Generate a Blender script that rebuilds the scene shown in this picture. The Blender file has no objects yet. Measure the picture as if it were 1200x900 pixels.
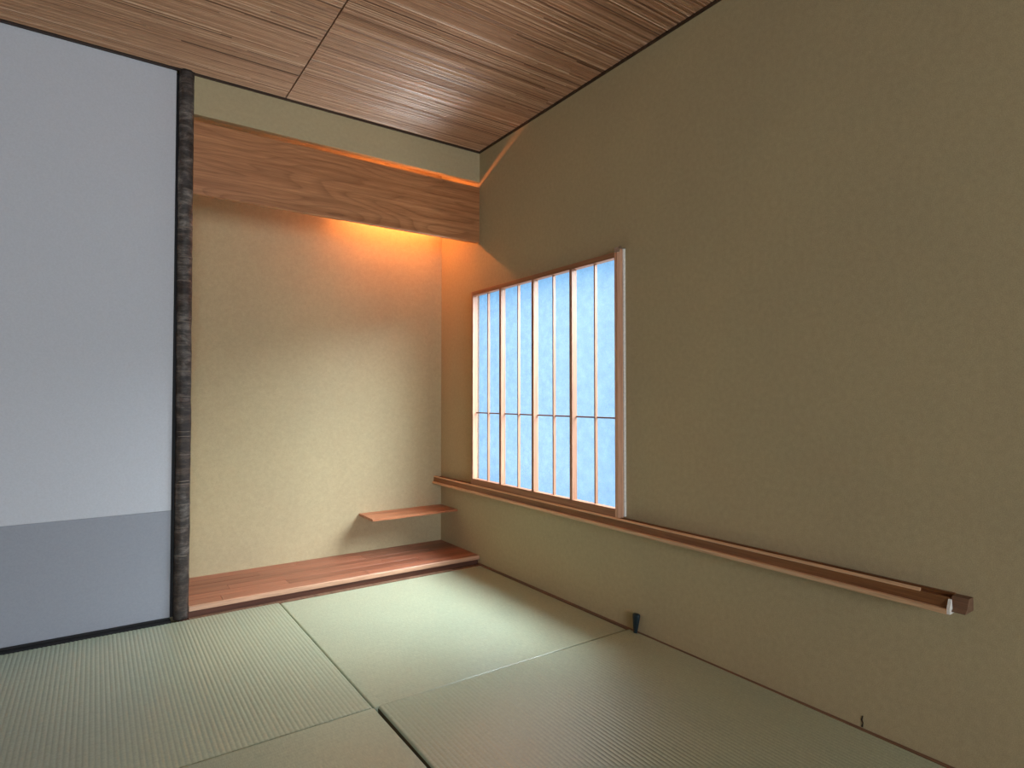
import bpy, bmesh, math, random
from mathutils import Vector, noise

random.seed(7)
S = bpy.context.scene
C = S.collection

# ------------------------------------------------------------------ camera
# world: X = 0 is the window wall, Y = 0 the plane of the sliding doors / alcove front, Z = 0 the mat tops
cam = bpy.data.cameras.new('camera')
cam.sensor_width = 36.0
cam.lens = 700.0 / 1200.0 * 36.0
cam.clip_start = 0.02
cam_o = bpy.data.objects.new('camera', cam)
C.objects.link(cam_o)
cam_o.location = (-1.7254, -2.7886, 0.90)
cam_o.rotation_euler = (math.radians(91.309), 0, math.radians(-34.875))
S.camera = cam_o

# ------------------------------------------------------------------ world, daylight, exposure
def lin(r, g, b):
    f = lambda c: (c / 255 / 12.92) if c / 255 <= 0.04045 else ((c / 255 + 0.055) / 1.055) ** 2.4
    return (f(r), f(g), f(b), 1.0)

W = bpy.data.worlds.new('world')
S.world = W
W.use_nodes = True
bg = W.node_tree.nodes['Background']
bg.inputs['Color'].default_value = (0.20, 0.57, 1.0, 1)      # even open-shade daylight
bg.inputs['Strength'].default_value = 1.05

def area(name, loc, rot, sx, sy, power, color):
    l = bpy.data.lights.new(name, 'AREA')
    l.shape = 'RECTANGLE'; l.size = sx; l.size_y = sy
    l.energy = power; l.color = color
    o = bpy.data.objects.new(name, l); C.objects.link(o)
    o.location = loc; o.rotation_euler = rot
    return o

# daylight outside the shoji of the window wall (open sky on the near side, added fills) and an added fill behind the rear shoji
def aimed(name, loc, target, sx, sy, power, color):
    d = Vector(target) - Vector(loc)
    return area(name, loc, d.to_track_quat('-Z', 'Y').to_euler(), sx, sy, power, color)
aimed('sky_daylight', (1.30, -2.15, 2.65), (-0.50, -0.25, 0.15), 2.4, 1.9, 900.0, (0.92, 0.97, 1.0))
aimed('zenith_fill', (1.15, -0.55, 2.90), (-0.45, -0.95, 0.0), 1.3, 1.2, 235.0, (0.92, 0.97, 1.0))  # second sky source, added to brighten the mats near the window
aimed('low_fill', (0.62, -0.44, 0.02), (-0.35, -0.45, 1.4), 0.5, 0.5, 44.0, (1.0, 0.97, 0.90))  # added low fill for a bright spot on the paper and ceiling
aimed('rear_fill', (-2.00, -7.30, 1.25), (-2.0, 0, 1.25), 2.2, 1.9, 350.0, (0.95, 0.97, 1.0))  # added fill for the whole room, through the rear window

S.view_settings.view_transform = 'Standard'
S.view_settings.look = 'None'
S.view_settings.gamma = 1.0
S.view_settings.use_curve_mapping = False
S.view_settings.exposure = 0.0
S.cycles.use_denoising = True
S.cycles.max_bounces = 10
S.cycles.diffuse_bounces = 7
S.cycles.transmission_bounces = 6
S.cycles.sample_clamp_indirect = 6.0
S.cycles.blur_glossy = 1.0

# ------------------------------------------------------------------ material helpers
def nodes(name):
    m = bpy.data.materials.new(name); m.use_nodes = True
    nt = m.node_tree
    b = nt.nodes['Principled BSDF']
    return m, nt, b
def N(nt, t, **kw):
    n = nt.nodes.new(t)
    for k, v in kw.items(): setattr(n, k, v)
    return n
def coords(nt, scale=(1, 1, 1), rnd=True):
    tc = N(nt, 'ShaderNodeTexCoord'); mp = N(nt, 'ShaderNodeMapping')
    mp.inputs['Scale'].default_value = scale
    nt.links.new(tc.outputs['Object'], mp.inputs['Vector'])
    if rnd:
        oi = N(nt, 'ShaderNodeObjectInfo'); mul = N(nt, 'ShaderNodeVectorMath', operation='SCALE')
        cb = N(nt, 'ShaderNodeCombineXYZ')
        for i in range(3): nt.links.new(oi.outputs['Random'], cb.inputs[i])
        nt.links.new(cb.outputs[0], mul.inputs[0]); mul.inputs['Scale'].default_value = 37.0
        nt.links.new(mul.outputs[0], mp.inputs['Location'])
    return mp.outputs['Vector']
def noise_tex(nt, vec, scale, detail=4, rough=0.55, dist=0.0):
    n = N(nt, 'ShaderNodeTexNoise'); n.inputs['Scale'].default_value = scale
    n.inputs['Detail'].default_value = detail; n.inputs['Roughness'].default_value = rough
    n.inputs['Distortion'].default_value = dist
    nt.links.new(vec, n.inputs['Vector'])
    return n.outputs['Fac']
def ramp(nt, fac, stops):
    r = N(nt, 'ShaderNodeValToRGB'); e = r.color_ramp.elements
    while len(e) < len(stops): e.new(0.5)
    for i, (p, c) in enumerate(stops): e[i].position = p; e[i].color = c
    nt.links.new(fac, r.inputs['Fac'])
    return r.outputs['Color']
def mix(nt, a, b, fac, mode='MIX'):
    m = N(nt, 'ShaderNodeMix', data_type='RGBA', blend_type=mode)
    for sock, v in ((m.inputs[0], fac), (m.inputs[6], a), (m.inputs[7], b)):
        if isinstance(v, (int, float)): sock.default_value = v
        elif isinstance(v, tuple): sock.default_value = v
        else: nt.links.new(v, sock)
    return m.outputs[2]
def bump(nt, b, h, strength, dist):
    n = N(nt, 'ShaderNodeBump'); n.inputs['Strength'].default_value = strength
    n.inputs['Distance'].default_value = dist
    nt.links.new(h, n.inputs['Height']); nt.links.new(n.outputs['Normal'], b.inputs['Normal'])

def plaster(name, col, var=0.10):
    m, nt, b = nodes(name)
    v = coords(nt, rnd=False)
    fine = noise_tex(nt, v, 420, 3, 0.7); mid = noise_tex(nt, v, 60, 4, 0.6); big = noise_tex(nt, v, 2.2, 3, 0.5)
    d = tuple(c * (1 - var * 1.6) for c in col[:3]) + (1,); l = tuple(min(1, c * (1 + var * 1.6)) for c in col[:3]) + (1,)
    c1 = ramp(nt, fine, [(0.30, d), (0.70, l)])
    c2 = ramp(nt, mid, [(0.25, (0.93, 0.93, 0.92, 1)), (0.75, (1.06, 1.06, 1.06, 1))])
    c3 = ramp(nt, big, [(0.3, (0.96, 0.96, 0.97, 1)), (0.7, (1.03, 1.03, 1.02, 1))])
    nt.links.new(mix(nt, mix(nt, c1, c2, 1.0, 'MULTIPLY'), c3, 1.0, 'MULTIPLY'), b.inputs['Base Color'])
    b.inputs['Roughness'].default_value = 0.92
    b.inputs['Specular IOR Level'].default_value = 0.2
    bump(nt, b, fine, 0.35, 0.0015)
    return m
def paper_mat(name, col):
    m, nt, b = nodes(name)
    v = coords(nt)
    f = noise_tex(nt, v, 160, 4, 0.6)
    nt.links.new(ramp(nt, f, [(0.3, tuple(c * 0.95 for c in col[:3]) + (1,)), (0.7, tuple(min(1, c * 1.04) for c in col[:3]) + (1,))]), b.inputs['Base Color'])
    b.inputs['Roughness'].default_value = 0.75; b.inputs['Specular IOR Level'].default_value = 0.3
    bump(nt, b, f, 0.15, 0.001)
    return m
def wood(name, dark, light, axis='X', grain=55.0, along=1.3, rough=0.45, figure=0.0, contrast=(0.32, 0.68), tintf=0.6):
    m, nt, b = nodes(name)
    i = 'XYZ'.index(axis)
    s = [1.0, 1.0, 1.0]; s[i] = along / grain
    v = coords(nt, tuple(s))
    g = noise_tex(nt, v, grain, 6, 0.62, 0.15)
    col = ramp(nt, g, [(contrast[0], dark), (contrast[1], light)])
    s2 = [1.0, 1.0, 1.0]; s2[i] = 0.035
    v2 = coords(nt, tuple(s2))
    fine = noise_tex(nt, v2, 380, 2, 0.5)
    col = mix(nt, col, ramp(nt, fine, [(0.3, (0.80, 0.78, 0.76, 1)), (0.6, (1.05, 1.05, 1.05, 1))]), 1.0, 'MULTIPLY')
    if figure:
        # growth-ring contours: bands of a low-frequency field stretched along the board
        s3 = [1.0, 1.0, 1.0]; s3[i] = 0.16
        v3 = coords(nt, tuple(s3))
        fld = noise_tex(nt, v3, 4.2, 2.2, 0.45, 0.25)
        mul = N(nt, 'ShaderNodeMath', operation='MULTIPLY'); mul.inputs[1].default_value = 27.0
        nt.links.new(fld, mul.inputs[0])
        fr = N(nt, 'ShaderNodeMath', operation='FRACT'); nt.links.new(mul.outputs[0], fr.inputs[0])
        rings = ramp(nt, fr.outputs[0], [(0.0, (0.62, 0.56, 0.52, 1)), (0.16, (0.82, 0.79, 0.77, 1)), (0.5, (1.08, 1.07, 1.06, 1)), (0.92, (1, 0.99, 0.98, 1)), (1.0, (0.62, 0.56, 0.52, 1))])
        col = mix(nt, col, rings, figure, 'MULTIPLY')
    oi = N(nt, 'ShaderNodeObjectInfo')
    tint = ramp(nt, oi.outputs['Random'], [(0.0, (0.70, 0.67, 0.66, 1)), (1.0, (1.12, 1.11, 1.10, 1))])
    col = mix(nt, col, tint, tintf, 'MULTIPLY')
    nt.links.new(col, b.inputs['Base Color'])
    b.inputs['Roughness'].default_value = rough
    bump(nt, b, g, 0.12, 0.002)
    return m
def plain(name, col, rough=0.6, metallic=0.0):
    m, nt, b = nodes(name)
    v = coords(nt)
    f = noise_tex(nt, v, 90, 3, 0.6)
    nt.links.new(ramp(nt, f, [(0.3, tuple(c * 0.85 for c in col[:3]) + (1,)), (0.7, tuple(min(1, c * 1.1) for c in col[:3]) + (1,))]), b.inputs['Base Color'])
    b.inputs['Roughness'].default_value = rough; b.inputs['Metallic'].default_value = metallic
    return m

M = {}
M['wall'] = plaster('clay_wall', lin(178, 162, 128))
M['fusuma_up'] = paper_mat('pale_grey_paper', lin(196, 198, 205))
M['fusuma_low'] = paper_mat('mid_grey_paper', lin(150, 153, 162))
M['black'] = plain('black_lacquer', lin(14, 13, 14), 0.7)
M['dark_trim'] = wood('dark_brown_trim', lin(46, 32, 24), lin(70, 50, 36), 'X')
M['beam'] = wood('zelkova_beam', lin(170, 112, 70), lin(206, 146, 98), 'X', 60, 1.4, 0.42, 0.6)
M['alcove'] = wood('red_alcove_plank', lin(136, 82, 60), lin(180, 118, 90), 'X', 60, 1.5, 0.38, tintf=1.0)
M['alcove_edge'] = wood('lit_alcove_edge', lin(184, 140, 112), lin(212, 168, 138), 'X', 60, 1.5, 0.4)  # step's front face, its lit tone put into a paler wood
M['riser'] = wood('dark_riser', lin(84, 50, 36), lin(120, 74, 54), 'X', 50, 1.4, 0.5)
M['shelf'] = wood('shelf_wood', lin(150, 92, 62), lin(196, 132, 94), 'X', 60, 1.5, 0.4)
M['rail'] = wood('rail_wood', lin(104, 64, 34), lin(150, 100, 60), 'Y', 60, 1.5, 0.42)
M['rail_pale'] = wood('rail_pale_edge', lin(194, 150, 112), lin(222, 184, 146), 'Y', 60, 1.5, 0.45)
M['frame'] = wood('shoji_cedar', lin(140, 98, 74), lin(174, 130, 102), 'Z', 70, 1.5, 0.5)
M['frame_y'] = wood('shoji_cedar_rail', lin(136, 88, 60), lin(170, 120, 86), 'Y', 70, 1.5, 0.5)
M['stile'] = wood('lit_cedar_stile', lin(184, 134, 106), lin(214, 168, 138), 'Z', 70, 1.5, 0.5)  # paler copy of the cedar, light on the near stile as colour
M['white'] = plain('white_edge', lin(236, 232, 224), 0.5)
M['metal'] = plain('satin_steel', lin(200, 198, 194), 0.28, 1.0)
M['teal'] = plain('dark_teal_rubber', lin(6, 34, 44), 0.5)
M['skirting'] = wood('brown_edge_strip', lin(104, 76, 56), lin(136, 102, 78), 'Y', 60, 1.5, 0.6)
M['crack'] = plain('dark_crack', lin(48, 42, 32), 0.9)
M['straw'] = plain('straw_core', lin(92, 74, 48), 0.9)

def reed_material():
    m, nt, b = nodes('ceiling_reed')
    g = N(nt, 'ShaderNodeNewGeometry')
    col = ramp(nt, g.outputs['Random Per Island'], [(0.0, lin(96, 64, 46)), (0.05, lin(150, 108, 82)), (0.20, lin(178, 134, 104)), (0.85, lin(200, 156, 124)), (1.0, lin(222, 186, 156))])
    v = coords(nt, (0.06, 1, 1))
    f = noise_tex(nt, v, 260, 4, 0.7)
    col = mix(nt, col, ramp(nt, f, [(0.32, (0.62, 0.58, 0.56, 1)), (0.52, (1.05, 1.05, 1.05, 1))]), 0.7, 'MULTIPLY')
    nt.links.new(col, b.inputs['Base Color'])
    b.inputs['Roughness'].default_value = 0.34
    b.inputs['Specular IOR Level'].default_value = 0.8
    bump(nt, b, f, 0.2, 0.001)
    return m
M['reed'] = reed_material()

def tatami_material():
    m, nt, b = nodes('igusa_rush')
    # mesh-local X runs across the ridges, so rush strands run along local X
    v = coords(nt, (0.05, 1, 1))
    f = noise_tex(nt, v, 900, 2, 0.6)
    v2 = coords(nt)
    mid = noise_tex(nt, v2, 90, 4, 0.65); big = noise_tex(nt, v2, 2.5, 3, 0.5)
    c = ramp(nt, f, [(0.28, lin(153, 161, 137)), (0.72, lin(188, 195, 168))])
    c = mix(nt, c, ramp(nt, mid, [(0.3, (0.92, 0.93, 0.92, 1)), (0.7, (1.05, 1.05, 1.04, 1))]), 1.0, 'MULTIPLY')
    c = mix(nt, c, ramp(nt, big, [(0.3, (0.95, 0.97, 0.96, 1)), (0.7, (1.04, 1.03, 1.0, 1))]), 1.0, 'MULTIPLY')
    nt.links.new(c, b.inputs['Base Color'])
    b.inputs['Roughness'].default_value = 0.32
    b.inputs['Specular IOR Level'].default_value = 1.0
    bump(nt, b, f, 0.2, 0.001)
    return m
M['tatami'] = tatami_material()

def washi_material(name):
    m = bpy.data.materials.new(name); m.use_nodes = True
    nt = m.node_tree; nt.nodes.clear()
    out = N(nt, 'ShaderNodeOutputMaterial')
    v = coords(nt)
    f = noise_tex(nt, v, 130, 5, 0.75, 0.6); g = noise_tex(nt, v, 22, 3, 0.6)
    col = mix(nt, ramp(nt, f, [(0.30, (0.78, 0.81, 0.84, 1)), (0.66, (0.86, 0.88, 0.90, 1))]),
              ramp(nt, g, [(0.3, (0.94, 0.95, 0.96, 1)), (0.7, (1.03, 1.03, 1.02, 1))]), 1.0, 'MULTIPLY')
    tr = N(nt, 'ShaderNodeBsdfTranslucent'); df = N(nt, 'ShaderNodeBsdfDiffuse'); tp = N(nt, 'ShaderNodeBsdfTransparent')
    for sh in (tr, df, tp): nt.links.new(col, sh.inputs['Color'])
    mx = N(nt, 'ShaderNodeMixShader'); mx.inputs[0].default_value = 0.20
    nt.links.new(tr.outputs[0], mx.inputs[1]); nt.links.new(df.outputs[0], mx.inputs[2])
    m2 = N(nt, 'ShaderNodeMixShader'); m2.inputs[0].default_value = 0.96          # thin paper: part of the light passes straight
    nt.links.new(mx.outputs[0], m2.inputs[1]); nt.links.new(tp.outputs[0], m2.inputs[2])
    nt.links.new(m2.outputs[0], out.inputs['Surface'])
    return m
M['washi'] = washi_material('washi_paper')

def bark_material():
    m, nt, b = nodes('cherry_bark')
    v = coords(nt, (1, 1, 4.0), rnd=False)
    a = noise_tex(nt, v, 11, 7, 0.75, 0.5)                    # bands around the stem
    v2 = coords(nt, (1, 1, 0.9), rnd=False)
    p = noise_tex(nt, v2, 14, 5, 0.65, 0.8)                   # lichen-grey blotches
    q = noise_tex(nt, v2, 2.3, 2, 0.5)                        # slow drift from brown to grey
    dark = ramp(nt, a, [(0.30, lin(20, 15, 13)), (0.50, lin(52, 41, 35)), (0.68, lin(92, 76, 66))])
    grey = ramp(nt, a, [(0.28, lin(32, 29, 28)), (0.48, lin(84, 78, 74)), (0.68, lin(150, 141, 132))])
    m1 = N(nt, 'ShaderNodeMath', operation='MULTIPLY'); nt.links.new(p, m1.inputs[0]); nt.links.new(q, m1.inputs[1])
    k = ramp(nt, m1.outputs[0], [(0.22, (0, 0, 0, 1)), (0.36, (1, 1, 1, 1))])
    c = mix(nt, dark, grey, k)
    nt.links.new(c, b.inputs['Base Color'])
    b.inputs['Roughness'].default_value = 0.6
    bump(nt, b, a, 0.6, 0.004)
    return m
M['bark'] = bark_material()
M['lenticel'] = plain('pale_bark_ring', lin(112, 101, 90), 0.7)

def glow(name, col, strength):
    m = bpy.data.materials.new(name); m.use_nodes = True
    b = m.node_tree.nodes['Principled BSDF']
    b.inputs['Base Color'].default_value = (1, 0.9, 0.8, 1)
    b.inputs['Emission Color'].default_value = col
    b.inputs['Emission Strength'].default_value = strength
    return m
M['lamp'] = glow('warm_lamp_tube', (1.0, 0.30, 0.085, 1), 102.0)

# ------------------------------------------------------------------ object helpers
def link(name, bm, mat, parent=None, origin=(0, 0, 0), smooth=False):
    """bm is in world coordinates; the object's origin goes to `origin`."""
    me = bpy.data.meshes.new(name)
    bmesh.ops.translate(bm, verts=bm.verts, vec=-Vector(origin))
    bmesh.ops.recalc_face_normals(bm, faces=bm.faces)
    bm.to_mesh(me); bm.free()
    if smooth:
        for p in me.polygons: p.use_smooth = True
    for mm in (mat if isinstance(mat, (list, tuple)) else [mat]): me.materials.append(mm)
    o = bpy.data.objects.new(name, me); C.objects.link(o)
    if parent is not None:
        o.parent = parent
        o.location = Vector(origin) - abs_loc(parent)
    else:
        o.location = origin
    return o
def abs_loc(o):
    v = Vector(o.location)
    while o.parent: o = o.parent; v += o.location
    return v
def add_box(bm, x0, x1, y0, y1, z0, z1):
    vs = [bm.verts.new((x, y, z)) for x in (x0, x1) for y in (y0, y1) for z in (z0, z1)]
    for f in ((0, 1, 3, 2), (4, 6, 7, 5), (0, 4, 5, 1), (2, 3, 7, 6), (0, 2, 6, 4), (1, 5, 7, 3)):
        bm.faces.new([vs[i] for i in f])
def box(name, mat, b, parent=None, bev=0.0):
    bm = bmesh.new(); add_box(bm, *b)
    if bev: bmesh.ops.bevel(bm, geom=bm.edges[:], offset=bev, segments=1, affect='EDGES')
    org = ((b[0] + b[1]) / 2, (b[2] + b[3]) / 2, b[4])
    return link(name, bm, mat, parent, org)
def boxes(name, mat, bl, parent=None, origin=(0, 0, 0)):
    bm = bmesh.new()
    for b in bl: add_box(bm, *b)
    return link(name, bm, mat, parent, origin)
def empty(name, loc):
    o = bpy.data.objects.new(name, None); C.objects.link(o); o.location = loc
    o.empty_display_size = 0.05
    return o
def tag(o, label=None, cat=None, group=None, kind=None):
    if label: o['label'] = label
    if cat: o['category'] = cat
    if group: o['group'] = group
    if kind: o['kind'] = kind
    return o
def prism_y(bm, prof, y0, y1):
    """extrude an (x, z) outline along Y"""
    a = [bm.verts.new((x, y0, z)) for x, z in prof]; b = [bm.verts.new((x, y1, z)) for x, z in prof]
    n = len(prof)
    for i in range(n): bm.faces.new((a[i], a[(i + 1) % n], b[(i + 1) % n], b[i]))
    bm.faces.new(a); bm.faces.new(b[::-1])
def tube(bm, p0, p1, r0, r1=None, seg=12, caps=True):
    r1 = r0 if r1 is None else r1
    p0, p1 = Vector(p0), Vector(p1); d = (p1 - p0).normalized()
    u = d.orthogonal().normalized(); w = d.cross(u)
    A, B = [], []
    for k in range(seg):
        t = 2 * math.pi * k / seg; q = u * math.cos(t) + w * math.sin(t)
        A.append(bm.verts.new(p0 + q * r0)); B.append(bm.verts.new(p1 + q * r1))
    for k in range(seg): bm.faces.new((A[k], A[(k + 1) % seg], B[(k + 1) % seg], B[k]))
    if caps: bm.faces.new(A[::-1]); bm.faces.new(B)

# dimensions
XL, YR = -3.11, -6.55            # left wall, rear wall
ZC = 2.257                       # ceiling
YB = 0.44                        # alcove back wall
MATX, MATY = 1.036, 1.085        # tatami pitch
T = 0.12                         # shell thickness

# ------------------------------------------------------------------ structure
WY0, WY1, WZ0, WZ1 = -1.083, 0.002, 0.447, 1.462      # window opening
def holed_wall(name, mat, y0, y1, z0, z1, hole_in, hole_out):
    """wall slab between X = 0 and X = T with an opening that widens towards the outside; holes are (y0, y1, z0, z1)"""
    bm = bmesh.new()
    rect = lambda x, r: [bm.verts.new((x, y, z)) for y, z in ((r[0], r[2]), (r[1], r[2]), (r[1], r[3]), (r[0], r[3]))]
    oi, hi, oo, ho = rect(0, (y0, y1, z0, z1)), rect(0, hole_in), rect(T, (y0, y1, z0, z1)), rect(T, hole_out)
    for i in range(4):
        j = (i + 1) % 4
        bm.faces.new((oi[i], oi[j], hi[j], hi[i])); bm.faces.new((oo[i], ho[i], ho[j], oo[j]))
        bm.faces.new((hi[i], hi[j], ho[j], ho[i])); bm.faces.new((oi[i], oo[i], oo[j], oi[j]))
    return link(name, bm, mat)
wr = holed_wall('wall_right', M['wall'], YR - T, YB + T, -0.1, 2.5, (WY0, WY1, WZ0, WZ1), (WY0 - 0.10, WY1 + 0.24, WZ0 - 0.05, WZ1 + 0.07))
tag(wr, 'tall olive beige plaster wall with the paper window and long rail', 'wall', kind='structure')
bm = bmesh.new()
pts = [(-1.985, 0.034), (-1.9825, 0.034), (-1.979, 0.022), (-1.982, 0.014), (-1.9795, 0.003), (-1.984, 0.003), (-1.9855, 0.015), (-1.983, 0.023)]
a = [bm.verts.new((-0.0012, y, z)) for y, z in pts]; b = [bm.verts.new((0.001, y, z)) for y, z in pts]
for i in range(len(pts)): bm.faces.new((a[i], a[(i + 1) % len(pts)], b[(i + 1) % len(pts)], b[i]))
bm.faces.new(a)
link('nick', bm, M['crack'], wr, (0, -1.982, 0.003))
tag(boxes('wall_alcove_back', M['wall'], [(-1.60, 0, YB, YB + T, -0.1, 2.5)]), 'back wall of the alcove glowing orange under the beam', 'wall', kind='structure')
tag(boxes('wall_alcove_left', M['wall'], [(-1.55, -1.432, 0.07, YB, -0.1, 2.5)]), 'left side wall of the alcove behind the bark pillar', 'wall', kind='structure')
tag(boxes('wall_header', M['wall'], [(-1.432, 0, 0.0, 0.030, 2.088, ZC + 0.20)]), 'narrow beige wall strip between the ceiling and the light slit', 'wall', kind='structure')
tag(boxes('light_block_wall', M['wall'], [(XL - T, -1.55, 0.07, 0.07 + T, -0.1, 2.5)]), 'unseen wall added behind the sliding doors to block light', 'wall', kind='structure')  # unseen, added to stop outside light coming in behind the doors
tag(boxes('wall_left', M['wall'], [(XL - T, XL, YR - T, 0.07, -0.1, 2.5)]), 'plain beige wall on the left of the room', 'wall', kind='structure')
RX0, RX1, RZ0, RZ1 = -2.95, -1.05, 0.30, 1.95          # opening added in the rear wall for fill light
tag(boxes('wall_rear', M['wall'], [
    (XL - T, T, YR - T, YR, -0.1, RZ0), (XL - T, T, YR - T, YR, RZ1, 2.5),
    (XL - T, RX0, YR - T, YR, RZ0, RZ1), (RX1, T, YR - T, YR, RZ0, RZ1)]), 'beige rear wall with a wide paper window added for fill light', 'wall', kind='structure')

# floor: sub-floor; the mats lie on it
fl = tag(boxes('floor', M['straw'], [(XL - T, T, YR - T, YB + T, -0.16, -0.055)]), 'sub-floor under the straw mats', 'floor', kind='structure')

def mat_mesh(lx, ly, amp, pitch=0.0130, thick=0.055, rnd=0.005, fold=0.0, side=0):
    """mat centred on its origin, ridges run along local Y, top at z = 0"""
    n = int(round(lx / pitch)); p = lx / n; sub = 6
    xs = []
    for i in range(n * sub + 1):
        x = -lx / 2 + lx * i / (n * sub)
        t = (x + lx / 2) / p
        z = amp * (abs(math.sin(math.pi * t)) ** 0.55 - 1.0)
        e = min(x + lx / 2, lx / 2 - x)
        if e < rnd: z -= rnd - math.sqrt(max(0, rnd * rnd - (rnd - e) ** 2))
        if fold and lx / 2 - x < 0.013: z -= fold * ((x - lx / 2 + 0.013) / 0.013) ** 1.5    # rush folded over the edge
        xs.append((x, z))
    ys = []
    for k in range(5):
        q = rnd * k / 4; ys.append((-ly / 2 + q, -(rnd - math.sqrt(max(0, rnd * rnd - (rnd - q) ** 2)))))
    ys += [(-ly / 6, 0), (ly / 6, 0)]
    ys += [(-y, z) for y, z in ys[:5][::-1]]
    bm = bmesh.new()
    G = [[bm.verts.new((x, y, zx + zy)) for x, zx in xs] for y, zy in ys]
    for j in range(len(ys) - 1):
        for i in range(len(xs) - 1):
            f = bm.faces.new((G[j][i], G[j][i + 1], G[j + 1][i + 1], G[j + 1][i])); f.smooth = True
    loop = G[0] + [r[-1] for r in G[1:]] + G[-1][-2::-1] + [r[0] for r in G[-2:0:-1]]
    low = [bm.verts.new((v.co.x, v.co.y, -thick)) for v in loop]
    for i in range(len(loop)):
        j = (i + 1) % len(loop); f = bm.faces.new((loop[i], low[i], low[j], loop[j])); f.material_index = side
    f = bm.faces.new(low); f.material_index = 1
    bmesh.ops.recalc_face_normals(bm, faces=bm.faces)
    me = bpy.data.meshes.new('tatami_mat'); bm.to_mesh(me); bm.free()
    me.materials.append(M['tatami']); me.materials.append(M['straw'])
    return me
g = 0.003
me_ridged = mat_mesh(MATX - g, MATY - g, 0.0017, fold=0.0045)   # ridges along Y
me_dark_side = mat_mesh(MATX - g, MATY - g, 0.0017, side=1)         # the same, sides coloured dark for the shade in the gap
me_cross = mat_mesh(MATY - g, MATX - g, 0.0004)                # turned a quarter: ridges along X
def put_mat(cx, cy, ridged, rz=0.0, parent=None, name='tatami_mat'):
    o = bpy.data.objects.new(name, me_ridged if ridged else me_cross); C.objects.link(o)
    o.location = (cx, cy, 0); o.rotation_euler = (0, 0, rz + (0 if ridged else math.pi / 2))
    if parent: o.parent = parent
    return o
X1, X2 = -0.012 - MATX / 2, -0.012 - MATX * 1.5
Y1, Y2 = -0.030 - MATY / 2, -0.030 - MATY * 1.5
GRP = 'square straw mats on the floor'
tag(put_mat(X2, Y1, True), 'ridged grey-green straw mat in front of the grey sliding door', 'tatami mat', GRP)
mB = put_mat(X1, Y1, False); mB.location.z = -0.004          # lies a touch lower than its neighbour
tag(mB, 'smooth sandy straw mat between the alcove step and the paper window', 'tatami mat', GRP)
tag(put_mat(X2, Y2, False), 'smooth straw mat at the bottom edge, left of the dark gap', 'tatami mat', GRP)
mD = put_mat(X1 + 0.006, Y2 - 0.003, True, -0.008); mD.data = me_dark_side
tag(mD, 'ridged straw mat at lower right with a dark gap along its left edge', 'tatami mat', GRP)
for i in range(3):                                             # floor cover outside the photograph
    for j in range(6):
        if i < 2 and j < 2: continue
        o = put_mat(-0.012 - MATX * (i + 0.5), -0.030 - MATY * (j + 0.5), (i + j) % 2 == 1, 0, fl, 'floor_mat')
# front kerb between the mats and the alcove / doors
tag(box('trim_1', M['skirting'], (-1.400, -0.012, -0.028, 0.0, -0.05, -0.004)), 'thin wooden strip at the foot of the alcove step', 'trim', kind='structure')
tag(box('trim_2', M['black'], (XL, -1.466, -0.028, 0.066, -0.05, 0.002)), 'black floor track under the grey sliding door', 'trim', kind='structure')
tag(box('baseboard_right', M['skirting'], (-0.0115, -0.0005, YR, 0.0, -0.05, 0.001)), 'thin brown strip between the mats and the right wall', 'trim', kind='structure')

# ceiling: backing board + reed panels parted by a dark joint
ce = tag(boxes('ceiling', M['dark_trim'], [(XL - T, T, YR - T, 0.030, ZC + 0.012, ZC + 0.10)]),
         'low ceiling of fine brown reed strips in wide panels', 'ceiling', kind='structure')
tag(boxes('ceiling_alcove', M['wall'], [(-1.62, T, 0.030, YB + T, ZC + 0.10, ZC + 0.20)]), 'plaster ceiling inside the alcove above the light slit', 'ceiling', kind='structure')
def reed_panel(x0, x1, seed):
    rd = random.Random(seed)
    bm = bmesh.new(); y = -0.001; w = 0.0056
    add_box(bm, x0, x1, YR, 0.0, ZC + 0.004, ZC + 0.012)
    pnl = link('panel', bm, M['reed'], ce, ((x0 + x1) / 2, -2.2, ZC + 0.004))
    vs, fs = [], []
    while y > YR + 0.01:
        ww = w * rd.uniform(0.55, 1.35)
        x = x0 - rd.uniform(0, 0.5)
        while x < x1:
            L = rd.uniform(0.3, 1.6)
            a, b = max(x, x0), min(x + L, x1)
            x += L
            if b - a < 0.005: continue
            dz = rd.uniform(-0.0012, 0.0010)
            k = len(vs)
            for xx in (a, b):
                for yy, zz in ((0, 0.006), (0.18, 0.0014), (0.5, 0.0), (0.82, 0.0014), (1, 0.006)):
                    vs.append((xx, y - ww * yy, ZC + zz + dz * (1 if zz < 0.005 else 0)))
            for q in range(4): fs.append((k + q, k + q + 1, k + q + 6, k + q + 5))
            fs.append((k + 4, k + 3, k + 2, k + 1, k)); fs.append((k + 5, k + 6, k + 7, k + 8, k + 9))
        y -= ww
    me = bpy.data.meshes.new('reed_strips'); me.from_pydata(vs, [], fs)
    bm = bmesh.new(); bm.from_mesh(me); bmesh.ops.recalc_face_normals(bm, faces=bm.faces); bm.to_mesh(me); bm.free()
    me.materials.append(M['reed'])
    o = bpy.data.objects.new('reed_strips', me); C.objects.link(o)
    o.parent = pnl; o.location = -abs_loc(pnl); o['kind'] = 'stuff'
for k in range(3):
    reed_panel(max(XL, -MATX * (k + 1) + 0.003), -MATX * k - (0.003 if k else 0.0), 11 + k)
tag(box('trim_3', M['dark_trim'], (-1.402, -0.008, -0.008, 0.0, ZC - 0.009, ZC + 0.001)), 'thin dark strip where the ceiling meets the header wall', 'trim', kind='structure')
tag(box('trim_4', M['dark_trim'], (-0.008, 0.0, YR, 0.0, ZC - 0.009, ZC + 0.001)), 'thin dark strip where the ceiling meets the right wall', 'trim', kind='structure')
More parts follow.
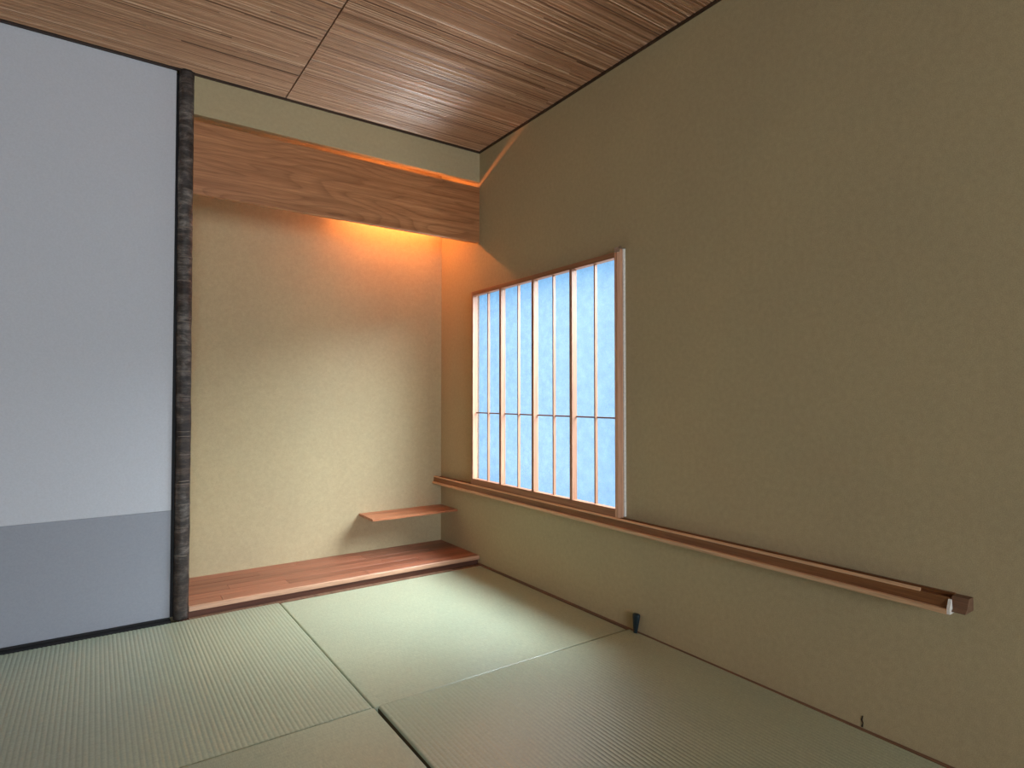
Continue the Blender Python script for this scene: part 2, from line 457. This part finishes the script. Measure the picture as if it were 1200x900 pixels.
tag(box('trim_5', M['dark_trim'], (XL, -1.402, -0.010, 0.0, ZC - 0.008, ZC + 0.001)), 'thin dark strip above the grey sliding door', 'trim', kind='structure')

# ------------------------------------------------------------------ sliding doors
def fusuma(n, x0, x1, y0, label):
    root = empty('door_%d' % n, ((x0 + x1) / 2, y0 + 0.01, 0.012)); tag(root, label, 'sliding door', kind='structure')
    zb = 0.442
    box('upper_paper', M['fusuma_up'], (x0, x1, y0, y0 + 0.022, zb, ZC - 0.008), root, 0.0015)
    box('lower_paper', M['fusuma_low'], (x0, x1, y0, y0 + 0.022, 0.012, zb), root, 0.0015)
    box('bottom_edge', M['black'], (x0, x1, y0 + 0.002, y0 + 0.020, 0.0025, 0.012), root)
fusuma(1, -2.46, -1.468, 0.000, 'tall pale grey paper sliding door with a darker grey lower band')
fusuma(2, XL, -2.43, 0.030, 'second grey paper sliding door behind the first, further left')
tag(box('shade_strip', M['black'], (-1.500, -1.432, 0.040, 0.0695, 0.0, ZC)), 'black upright strip painted as the shadow gap between the sliding door and the bark pillar', 'trim', kind='structure')  # black colour stands in for the shade of the gap

# ------------------------------------------------------------------ shoji windows
def shoji(name, place, width, z0, z1, bays, zmid, label, horn=0.0):
    """local frame: s runs along the screen, d = depth into the room; place(s, d) -> (x, y)"""
    sw, fd, pd = 0.017, 0.042, 0.0135
    p = place(width / 2, 0)
    root = empty(name, (p[0], p[1], z0)); tag(root, label, 'window', kind='structure')
    def bx(nm, mat, s0, s1, d0, d1, a, b, bev=0.0008):
        (xa, ya), (xb, yb) = place(s0, d0), place(s1, d1)
        return box(nm, mat, (min(xa, xb), max(xa, xb), min(ya, yb), max(ya, yb), a, b), root, bev)
    hy = M['frame_y']
    bx('bottom_rail', hy, sw, width - sw, 0.012, fd, z0, z0 + 0.034)
    bx('top_rail', hy, sw, width - sw, 0.012, fd, z1 - 0.023, z1)
    bx('stile', M['frame'], 0, sw, 0.012, fd, z0, z1)
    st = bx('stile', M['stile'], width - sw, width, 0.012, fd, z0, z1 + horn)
    iw = width - sw; pitch = iw / bays
    lo, hi = z0 + 0.034, z1 - 0.023
    for k in range(bays):
        s = k * pitch + sw                    # clear bay from s to s + pitch - sw
        e = (k + 1) * pitch
        if k: bx('upright_bar', M['frame'], s - sw, s, pd, fd, lo, hi)
        mid = (s + e) / 2 - 0.002
        bx('thin_bar', M['frame'], mid - 0.0035, mid + 0.0035, pd + 0.001, pd + 0.014, lo, hi, 0.0)
        bx('cross_bar', M['frame_y'], s, mid - 0.0035, pd + 0.0005, pd + 0.005, zmid - 0.003, zmid + 0.003, 0.0)
        bx('cross_bar', M['frame_y'], mid + 0.0035, e, pd + 0.0005, pd + 0.005, zmid - 0.003, zmid + 0.003, 0.0)
        for (sa, sb) in ((s, mid), (mid, e)):
            for (za, zb) in ((lo, zmid), (zmid, hi)):
                bx('paper_pane', M['washi'], sa - 0.002, sb + 0.002, pd - 0.0012, pd, za - 0.002, zb + 0.002, 0.0)
    return root, st
SY = 0.017
win, st = shoji('window_1', lambda s, d: (-d, SY - s), 1.117, 0.428, 1.4785, 4, 0.818,
                'bright blue paper screen window with upright cedar bars on the right wall', 0.012)
# white strip painted as light leaking past the stile, and the small steel catch at the screen's near top corner
box('leak_strip', M['white'], (-0.0115, -0.0004, -1.1035, -1.0845, 0.431, 1.492), win)
bm = bmesh.new()
add_box(bm, -0.040, -0.002, -1.1085, -1.085, 1.4910, 1.4945)
add_box(bm, -0.043, -0.036, -1.1085, -1.085, 1.476, 1.4945)
tube(bm, (-0.024, -1.097, 1.493), (-0.024, -1.097, 1.502), 0.006, 0.004, 10)
link('catch', bm, M['metal'], win, (-0.024, -1.097, 1.476))
# rear shoji: unseen, added to let fill light into the room
shoji('fill_window', lambda s, d: (RX0 - 0.02 + s, YR + d), RX1 - RX0 + 0.04, RZ0 - 0.03, RZ1 + 0.02, 8, 0.9,
      'unseen wide paper window added in the rear wall for fill light')

# ------------------------------------------------------------------ alcove
beam = box('lintel_beam', M['beam'], (-1.404, -0.0003, 0.0, 0.024, 1.752, 2.060), None, 0.0015)
tag(beam, 'wide grained wooden beam hung across the top of the alcove', 'beam')
# pillar: bark-covered log
bm = bmesh.new()
PX, PY, PR = -1.4295, 0.004, 0.0285
nz, ns = 190, 28
rings = []
for i in range(nz + 1):
    z = ZC * i / nz
    bend = 0.0018 * math.sin(z * 2.1 + 0.6)
    ring = []
    for k in range(ns):
        t = 2 * math.pi * k / ns
        q = Vector((math.cos(t) * 0.9, math.sin(t) * 0.9, z * 7.0))
        r = PR + 0.0016 * noise.noise(q * 1.6) + 0.0012 * noise.noise(Vector((math.cos(t) * 2.2, math.sin(t) * 2.2, z * 42)))
        r += 0.0010 * max(0.0, noise.noise(Vector((3.1, 0.2, z * 16.0)))) - 0.0006
        ring.append(bm.verts.new((PX + bend + r * math.cos(t), PY + r * math.sin(t), z)))
    rings.append(ring)
for i in range(nz):
    for k in range(ns):
        f = bm.faces.new((rings[i][k], rings[i][(k + 1) % ns], rings[i + 1][(k + 1) % ns], rings[i + 1][k])); f.smooth = True
bm.faces.new(rings[0][::-1]); bm.faces.new(rings[-1])
root = empty('alcove_pillar', (PX, PY, 0)); tag(root, 'slim dark bark-covered log pillar between the grey door and the alcove', 'pillar')
link('log', bm, M['bark'], root, (PX, PY, 0))
rd = random.Random(5)
for z in (1.600, 1.478, 1.380, 1.226, 1.212, 1.116, 1.008, 0.905, 0.762, 0.742, 0.668, 0.560, 0.548, 0.465, 0.372, 0.258):
    bm = bmesh.new(); t0 = rd.uniform(-3.1, -2.3); t1 = t0 + rd.uniform(1.9, 2.9); h = rd.uniform(0.0010, 0.0026); n = 10
    A, B = [], []
    bend = 0.0018 * math.sin(z * 2.1 + 0.6)
    for q in range(n + 1):
        t = t0 + (t1 - t0) * q / n; r = PR + 0.0017 * math.sin(math.pi * q / n) ** 0.5
        zz = z + 0.0006 * math.sin(q * 0.9 + z * 40)
        A.append(bm.verts.new((PX + bend + r * math.cos(t), PY + r * math.sin(t), zz - h)))
        B.append(bm.verts.new((PX + bend + (r - 0.0004) * math.cos(t), PY + (r - 0.0004) * math.sin(t), zz + h)))
    Cc = [bm.verts.new((PX + bend + (PR - 0.003) * math.cos(t0 + (t1 - t0) * q / n), PY + (PR - 0.003) * math.sin(t0 + (t1 - t0) * q / n), z)) for q in range(n + 1)]
    for q in range(n):
        bm.faces.new((A[q], A[q + 1], B[q + 1], B[q])); bm.faces.new((A[q], Cc[q], Cc[q + 1], A[q + 1])); bm.faces.new((B[q], B[q + 1], Cc[q + 1], Cc[q]))
    link('bark_ring', bm, M['lenticel'], root, (PX, PY, z))

# raised alcove floor
af = empty('alcove_platform', (-0.70, 0.22, -0.05)); tag(af, 'low reddish plank step filling the floor of the alcove', 'platform')
box('riser', M['riser'], (-1.431, -0.0005, 0.012, 0.030, -0.05, 0.021), af)
box('base', M['riser'], (-1.431, -0.0005, 0.030, YB - 0.0005, -0.05, 0.021), af)
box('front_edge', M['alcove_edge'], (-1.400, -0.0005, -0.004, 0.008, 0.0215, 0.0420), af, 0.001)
rows = [0.0085, 0.078, 0.150, 0.222, 0.294, 0.366, YB - 0.0005]
rd = random.Random(21)
cuts = [[-1.27, -0.62], [-0.98, -0.30], [-1.22, -0.48], [-0.74, -0.16], [-1.06, -0.53], [-0.86, -0.22]]
for r in range(6):
    xs = [-1.431] + cuts[r] + [-0.0005]
    for k in range(len(xs) - 1):
        if r == 0 and k == 0: xs[0] = -1.399
        dz = rd.uniform(-0.0004, 0.0004)
        box('plank', M['alcove'], (xs[k] + 0.0006, xs[k + 1] - 0.0006, rows[r] + 0.0007, rows[r + 1] - 0.0007, 0.0215, 0.0420 + dz), af, 0.0006)

# small shelf in the corner of the alcove
bm = bmesh.new()
prof = [(0.238, 0.2440), (0.2355, 0.2555), (YB - 0.0004, 0.2555), (YB - 0.0004, 0.2430), (0.243, 0.2430)]
a = [bm.verts.new((-0.514, y, z)) for y, z in prof]; b = [bm.verts.new((-0.0005, y, z)) for y, z in prof]
for i in range(5): bm.faces.new((a[i], a[(i + 1) % 5], b[(i + 1) % 5], b[i]))
bm.faces.new(a); bm.faces.new(b[::-1])
sh = empty('corner_shelf', (-0.257, YB, 0.243)); tag(sh, 'small thin wooden shelf in the right corner of the alcove', 'shelf')
link('board', bm, M['shelf'], sh, (-0.257, 0.34, 0.243))

# ------------------------------------------------------------------ long rail under the window
rl = empty('sill_rail', (-0.03, -0.9, 0.385)); tag(rl, 'long slim grooved wooden rail running along the right wall under the window', 'rail')
RE = -2.205
bm = bmesh.new()
prism_y(bm, [(-0.0003, 0.3850), (-0.0003, 0.4250), (-0.0095, 0.4250), (-0.0095, 0.4160), (-0.0435, 0.4160), (-0.0435, 0.4225), (-0.0480, 0.4225), (-0.0515, 0.3975), (-0.0515, 0.3850)], RE, YB - 0.0004)
link('track', bm, M['rail'], rl, (-0.03, -0.9, 0.386))
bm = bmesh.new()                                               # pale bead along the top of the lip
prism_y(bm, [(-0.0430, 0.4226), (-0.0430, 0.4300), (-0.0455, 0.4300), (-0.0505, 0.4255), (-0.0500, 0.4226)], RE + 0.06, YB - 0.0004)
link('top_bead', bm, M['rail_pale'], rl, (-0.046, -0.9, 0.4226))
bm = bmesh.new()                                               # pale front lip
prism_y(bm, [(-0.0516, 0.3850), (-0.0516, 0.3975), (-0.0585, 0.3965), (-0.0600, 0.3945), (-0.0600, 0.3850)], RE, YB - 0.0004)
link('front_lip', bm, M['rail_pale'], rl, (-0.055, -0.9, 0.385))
bm = bmesh.new()                                               # split end block at the near end
prism_y(bm, [(-0.0003, 0.392), (-0.0003, 0.4235), (-0.026, 0.4235), (-0.040, 0.400), (-0.052, 0.392)], RE - 0.034, RE)
link('end_block', bm, M['skirting'], rl, (-0.03, RE - 0.02, 0.39))
bm = bmesh.new()
prism_y(bm, [(-0.0600, 0.3860), (-0.0600, 0.4005), (-0.0500, 0.420), (-0.0470, 0.420), (-0.0440, 0.398), (-0.034, 0.3860)], RE - 0.0065, RE)
link('end_grain', bm, M['white'], rl, (-0.05, RE - 0.003, 0.386))

# ------------------------------------------------------------------ small teal peg between mat and wall
bm = bmesh.new()
px, py = -0.017, -1.163
prof = [(0.0065, -0.004), (0.0080, 0.012), (0.0105, 0.036), (0.0125, 0.056), (0.0132, 0.066), (0.0120, 0.0715), (0.0080, 0.0735)]
rg = []
for r, z in prof:
    rg.append([bm.verts.new((px + 0.85 * r * math.cos(2 * math.pi * k / 16), py - (z - 0.0) * 0.10 + 1.30 * r * math.sin(2 * math.pi * k / 16), z)) for k in range(16)])
for i in range(len(prof) - 1):
    for k in range(16):
        f = bm.faces.new((rg[i][k], rg[i][(k + 1) % 16], rg[i + 1][(k + 1) % 16], rg[i + 1][k])); f.smooth = True
bm.faces.new(rg[0][::-1]); bm.faces.new(rg[-1])
peg = link('rubber_peg', bm, M['teal'], None, (px, py, 0))
tag(peg, 'small dark teal tapered peg standing at the foot of the right wall', 'peg')

# ------------------------------------------------------------------ lamp hidden behind the beam
LX0, LX1, LY, LZ = -0.62, -0.06, 0.315, 1.945
lamp = empty('alcove_lamp', ((LX0 + LX1) / 2, LY, LZ)); tag(lamp, 'warm orange tube lamp fixed behind the wooden beam', 'lamp')
bm = bmesh.new(); tube(bm, (LX0, LY, LZ), (LX1, LY, LZ), 0.011, None, 14)
link('tube', bm, M['lamp'], lamp, ((LX0 + LX1) / 2, LY, LZ), True)
for x in (LX0, LX1):
    d = -1 if x == LX0 else 1
    bm = bmesh.new(); tube(bm, (x, LY, LZ), (x + 0.025 * d, LY, LZ), 0.0115, None, 14)
    s = link('socket', bm, M['metal'], lamp, (x, LY, LZ))
    bm = bmesh.new(); tube(bm, (x + 0.012 * d, LY - 0.012, LZ), (x + 0.012 * d, 0.0245, LZ), 0.004, None, 8)
    link('bracket_arm', bm, M['metal'], lamp, (x + 0.012 * d, LY, LZ))
